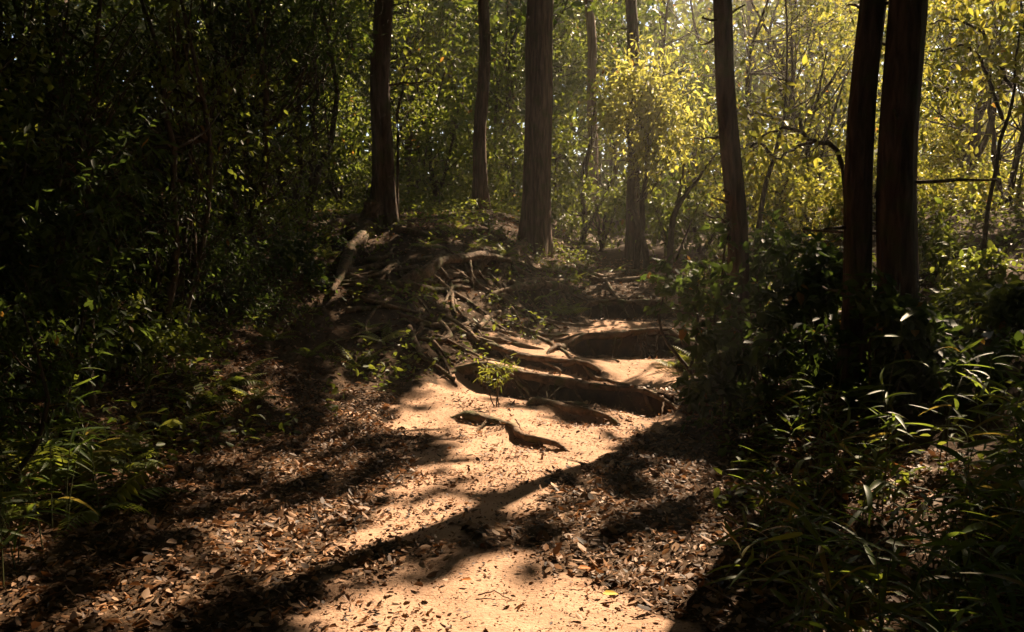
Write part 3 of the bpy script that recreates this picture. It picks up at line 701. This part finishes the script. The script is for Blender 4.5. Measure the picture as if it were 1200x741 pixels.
while cnt < 105:
    u, v = rs.uniform(845, 1260), rs.uniform(500, 880)
    if u < 845+(v-500)*.25-40 or (v < 600 and u < 860): continue
    g = hit(u, v)
    if g[1] < 2.0 or g[0] < 1.0: continue
    sasa('bamboo_grass', *G_sr, g[0], g[1], rs.uniform(.22, .6)*(.7 if u < 930 else 1), int(rs.integers(9, 16)), 900+cnt); cnt += 1
G_sl = ('green bamboo grass tuft at the foot of the black evergreen bank', 'bamboo grass below the evergreens')
cnt = 0
while cnt < 44:
    u, v = rs.uniform(-60, 175), rs.uniform(520, 720)
    if v > 700-(u)*.75: continue
    g = hit(u, v)
    sasa('bamboo_grass', *G_sl, g[0], g[1], rs.uniform(.25, .65), int(rs.integers(9, 16)), 1000+cnt); cnt += 1
p = hit(1035, 520)
sasa('bamboo_grass', 'tall single bamboo grass stalk with big pale backlit blades before the thicker twin trunk', None, p[0], p[1], .78, 5, 1101, 2.0)

# ------------------------------------------------------------------ ferns: each frond a part
def frond_mesh(i):
    rs = np.random.default_rng(1200+i); n = 15; t = np.linspace(.12, 1, n); ln = .42; arch = rs.uniform(.25, .6)
    sp = lambda s: np.stack([ln*s, 0*s+rs.normal(0, .004), ln*(.55*s-arch*1.3*s*s)], -1)
    P = np.vstack([sp(t), sp(t)]); d = np.concatenate([np.ones(n), -np.ones(n)])
    L = np.interp(np.concatenate([t, t]), [.1, .35, 1], [.05, .105, .008])*rs.uniform(.9, 1.1, 2*n)
    A = np.stack([np.full(2*n, .45), d, np.full(2*n, -.15)], -1); N = np.tile([0., 0, 1], (2*n, 1))+rs.normal(0, .12, (2*n, 3))
    V, Fc = leaves(P, A, N, L, L*.24+.004, .1, .2)
    R, Q, T = tube(sp(np.linspace(0, 1, 10)), np.linspace(.0028, .0008, 10), 4)
    m = len(V); c0, c1 = map(np.array, PAL['fern']); k_ = rs.random(); col = np.repeat((c0*(1-k_)+c1*k_)[None], m+len(R), 0)
    return to_mesh('frond', np.vstack([V, R]), [np.vstack([Fc, Q+m]), T+m], col)
FR = [frond_mesh(i) for i in range(6)]
for b in FR: b.materials.append(M_leaf)
def fern(label, group, u, v, nf, s, seed):
    rs = np.random.default_rng(seed); g = ghit(u, v); t = thing('fern', label, 'fern', g, group); a = rs.uniform(0, 6.28)
    for q in range(nf):
        o = obj('frond', FR[rs.integers(6)], None, t); a += 6.283/nf+rs.normal(0, .25)
        o.rotation_euler = (rs.normal(0, .2), rs.uniform(-.5, .1), a); k_ = s*rs.uniform(.75, 1.2); o.scale = (k_, k_, k_)
fern('sunlit fern at the edge of the leaf litter below the evergreens', None, 268, 452, 9, 1.0, 1301)
shrub('leafy_herb', 'small bright narrow-leaved herb growing against the tall dark root ledge', 'herb', None, 584, 438, 8.2, 18, 15, 200, .06, 'fern', 1302, .26, 5, cull=False)
G_f0 = ('big arching fern in the shade beside the bamboo grass below the evergreens', 'ferns below the evergreens')
for i, (u, v) in enumerate([(60, 560), (118, 600), (20, 600), (200, 505), (235, 475), (150, 545), (300, 470)]):
    fern(*G_f0, u, v, 9, rs.uniform(1.0, 1.6) if u < 150 else rs.uniform(.7, 1.0), 1380+i)
G_f = ('green fern among the roots of the mound', 'ferns on the root mound')
for i, (u, v) in enumerate([(500, 290), (530, 275), (560, 292), (475, 355), (480, 375), (430, 385), (540, 300), (590, 300), (420, 430), (350, 310), (380, 300), (320, 400), (360, 420), (450, 402)]):
    fern(*G_f, u, v, int(rs.integers(6, 10)), rs.uniform(.5, .95), 1310+i)
G_f2 = ('fern on the slope under the thick brown trunk', 'ferns under the thick brown trunk')
for i, (u, v) in enumerate([(650, 318), (670, 330), (690, 322), (640, 350), (720, 318), (660, 370)]):
    fern(*G_f2, u, v, 8, rs.uniform(.6, 1.0), 1340+i)
G_f3 = ('fern beside the hollow of the stepped path', 'ferns by the path hollow')
for i, (u, v) in enumerate([(800, 400), (820, 430), (790, 430), (812, 330), (835, 345), (780, 360)]):
    fern(*G_f3, u, v, 8, rs.uniform(.6, .9), 1360+i)

# ------------------------------------------------------------------ ground cover on the banks
rs = np.random.default_rng(21)
n = 70000
x = rs.uniform(-7, 7, n); y = rs.uniform(3, 20, n)
lat = np.abs(x-np.interp(y, *PX)); d_ = np.where(x < 0, np.interp(y, [3, 6, 8, 10, 20], [2.6, 2.1, 1.7, 1.2, .8]), np.interp(y, [3, 7, 9, 20], [1.3, 1.5, 1.0, .7]))
kp = (lat > d_+.6*(fbm(x*2, y*2)-.5)) & (fbm(x*1.7+5, y*1.7, 3) > .47) & (sandmask(x, y) < .5)
x, y = x[kp], y[kp]; n = len(x)
P = np.stack([x, y, height(x, y)+.02+rs.random(n)**2*.22], -1); RP = np.vstack(ROOTPTS)
k2 = np.array([((RP[:, :2]-q_[:2])**2).sum(1).min() > .005 for q_ in P]); P = P[k2]
n = len(P); L = rs.uniform(.03, .09, n)
V, Fc = leaves(P, rs.normal(0, 1, (n, 3))*np.array([1, 1, .5]), np.array([0, 0, 1.])+rs.normal(0, .5, (n, 3)), L, L*.5, .25, .2)
tag(obj('ground_cover', to_mesh('ground_cover', V, [Fc], leafcols(n, 'mid', rs, 6)), M_leaf, None, 'stuff'), 'low green herbs carpeting the banks beside the path', 'ground cover')

# ------------------------------------------------------------------ leaf litter
LC = np.array([(.24, .125, .06), (.34, .19, .10), (.11, .055, .026), (.42, .26, .15), (.17, .085, .038), (.055, .03, .018), (.32, .15, .055)])
rs = np.random.default_rng(31)
def litter_pts(n, x0, x1, y0, y1):
    x = rs.uniform(x0, x1, n); y = rs.uniform(y0, y1, n); s_ = sandmask(x, y)
    dens = np.where(s_ > .5, .12+.45*(fbm(x*2.3+9, y*2.3, 3) > .53), .45+.75*fbm(x*1.3, y*1.3, 3))
    k_ = rs.random(n) < dens; return x[k_], y[k_], s_[k_]
xa, ya, sa = litter_pts(74000, -4.2, 2.4, 2.6, 8.5); xb, yb, sb = litter_pts(26000, -5, 4.5, 8.5, 17)
X, Y, SN = np.concatenate([xa, xb]), np.concatenate([ya, yb]), np.concatenate([sa, sb]); n = len(X)
L = np.where(rs.random(n) < .28, rs.uniform(.05, .09, n), rs.uniform(.018, .05, n)); L[SN > .5] *= rs.uniform(.45, .9, (SN > .5).sum())
ang = rs.uniform(0, 6.28, n); A = np.stack([np.cos(ang), np.sin(ang), rs.normal(0, .3, n)], -1)
N = np.array([0, 0, 1.])+rs.normal(0, .5, (n, 3))*np.array([1, 1, 0]); col = LC[rs.integers(len(LC), size=n)]*rs.uniform(.5, 1.0, (n, 1))
Z = height(X, Y)+.006+rs.random(n)*.018; curl = rs.normal(.1, .45, n); dr = rs.normal(0, .25, n); L = L*.8; wd = L*rs.uniform(.3, .6, n)
near = np.argsort(Y+np.where(np.abs(X/np.maximum(Y, .1)) > .56, 50, 0)-L*25+np.where(Y < 3.35, 50, 0))[:296]
isn = np.zeros(n, bool); isn[near] = True; r_ = ~isn
V, Fc = leaves(np.stack([X, Y, Z], -1)[r_], A[r_], N[r_], L[r_], wd[r_], curl[r_], dr[r_])
tag(obj('leaf_litter', to_mesh('leaf_litter', V, [Fc], np.repeat(col[r_], 6, 0)), M_litter, None, 'stuff'), 'carpet of dry brown leaf litter beside and across the path', 'leaf litter')
for i in near:
    V, Fc = leaves(np.zeros((1, 3)), A[i:i+1], N[i:i+1], L[i:i+1], wd[i:i+1], curl[i:i+1], dr[i:i+1])
    o = obj('fallen_leaf', to_mesh('fallen_leaf', V, [Fc], np.repeat(col[i:i+1], 6, 0)), M_litter); o.location = (X[i], Y[i], Z[i])
    tag(o, 'dry brown fallen leaf lying loose on the lower end of the path', 'leaf', 'fallen leaves on the lower path')
rs = np.random.default_rng(35); m = 45000
x = rs.uniform(-3.2, 2.2, m); y = rs.uniform(2.7, 9, m); k_ = rs.random(m) < np.where(fbm(x*2.8+3, y*2.8, 3) > .5, .9, .35); x, y = x[k_], y[k_]; m = len(x)
a_ = rs.uniform(0, 6.28, m); L = rs.uniform(.006, .022, m); V, Fc = leaves(np.stack([x, y, height(x, y)+.004+rs.random(m)*.006], -1), np.stack([np.cos(a_), np.sin(a_), rs.normal(0, .2, m)], -1), np.array([0, 0, 1.])+rs.normal(0, .4, (m, 3)), L, L*rs.uniform(.2, .7, m), rs.normal(.1, .4, m), 0., LEAF4)
tag(obj('leaf_crumbs', to_mesh('leaf_crumbs', V, [Fc], np.repeat(LC[rs.integers(len(LC), size=m)]*rs.uniform(.4, 1., (m, 1)), 4, 0)), M_litter, None, 'stuff'), 'fine crumbs of broken dry leaf and bark strewn over the sand', 'leaf litter')
def special_leaf(label, u, v, c, L_, seed, m=1):
    rs = np.random.default_rng(seed); g = ghit(u, v); g[2] += .03
    V, Fc = leaves(rs.normal(0, .0001, (m, 3)), np.stack([np.cos(np.arange(m)*1.3+rs.uniform(0, 6, 1)), np.sin(np.arange(m)*1.3), np.full(m, .15)], -1), np.tile([0., -.25, 1], (m, 1)), np.full(m, L_), np.full(m, L_*.5), .3, .25)
    o = obj('fallen_leaf', to_mesh('fallen_leaf', V, [Fc], np.repeat(np.array([c]), len(V), 0)), M_litter); o.location = g; tag(o, label, 'leaf')
special_leaf('bright yellow fallen leaf on the pale sand', 706, 704, (.62, .42, .03), .07, 1)
special_leaf('orange fallen leaf at the edge of the sand', 677, 673, (.6, .2, .03), .06, 2)
special_leaf('small orange-brown fallen leaf alone on the pale sand', 553, 687, (.42, .15, .03), .05, 3)
# fallen twigs
for i, (lab, a, b, z, r) in enumerate([('short pale stick leaning off the lowest root', (604, 498), (614, 513), .04, .009), ('thin dry twig on the sand below the yellow leaf', (560, 702), (600, 704), .01, .004),
        ('long dry twig on the leaf litter by the bamboo grass', (820, 690), (880, 728), .02, .006), ('bent dry twig in the leaf litter below the sunlit fern', (140, 610), (170, 600), .03, .007)]):
    A_, B_ = ghit(*a), ghit(*b); rs = np.random.default_rng(1500+i); q = curve([A_, (A_+B_)/2+np.array([0, .02, .02]), B_], 9, .004, rs); q[:, 2] = np.maximum(q[:, 2], height(q[:, 0], q[:, 1]))+r*.6+np.linspace(z, 0, 9)
    mb_ = MB(); mb_.add(*tube(q, np.linspace(r, r*.5, 9), 6, .15, rs)); o = obj('fallen_twig', mb_.mesh('fallen_twig', q[4]), M_bark_pale); o.location = q[4]; tag(o, lab, 'twig')

# ------------------------------------------------------------------ haze in the air
M_haze = bpy.data.materials.new('haze_air'); M_haze.use_nodes = True
hn = M_haze.node_tree; hn.nodes.remove(hn.nodes['Principled BSDF'])
pv = hn.nodes.new('ShaderNodeVolumePrincipled'); pv.inputs['Color'].default_value = (1, .95, .86, 1)
pv.inputs['Density'].default_value = .0021; pv.inputs['Anisotropy'].default_value = .6
hn.links.new(pv.outputs[0], hn.nodes['Material Output'].inputs['Volume'])
hv = np.array([(x, y, z) for z in (-2, 19.5) for y in (-760, 780) for x in (-480, 480)], float)
hf = np.array([(0, 2, 3, 1), (4, 5, 7, 6), (0, 1, 5, 4), (2, 6, 7, 3), (0, 4, 6, 2), (1, 3, 7, 5)])
tag(obj('haze', to_mesh('haze', hv, [hf]), M_haze, None, 'stuff'), 'thin sunlit haze hanging in the air of the wood', 'haze')
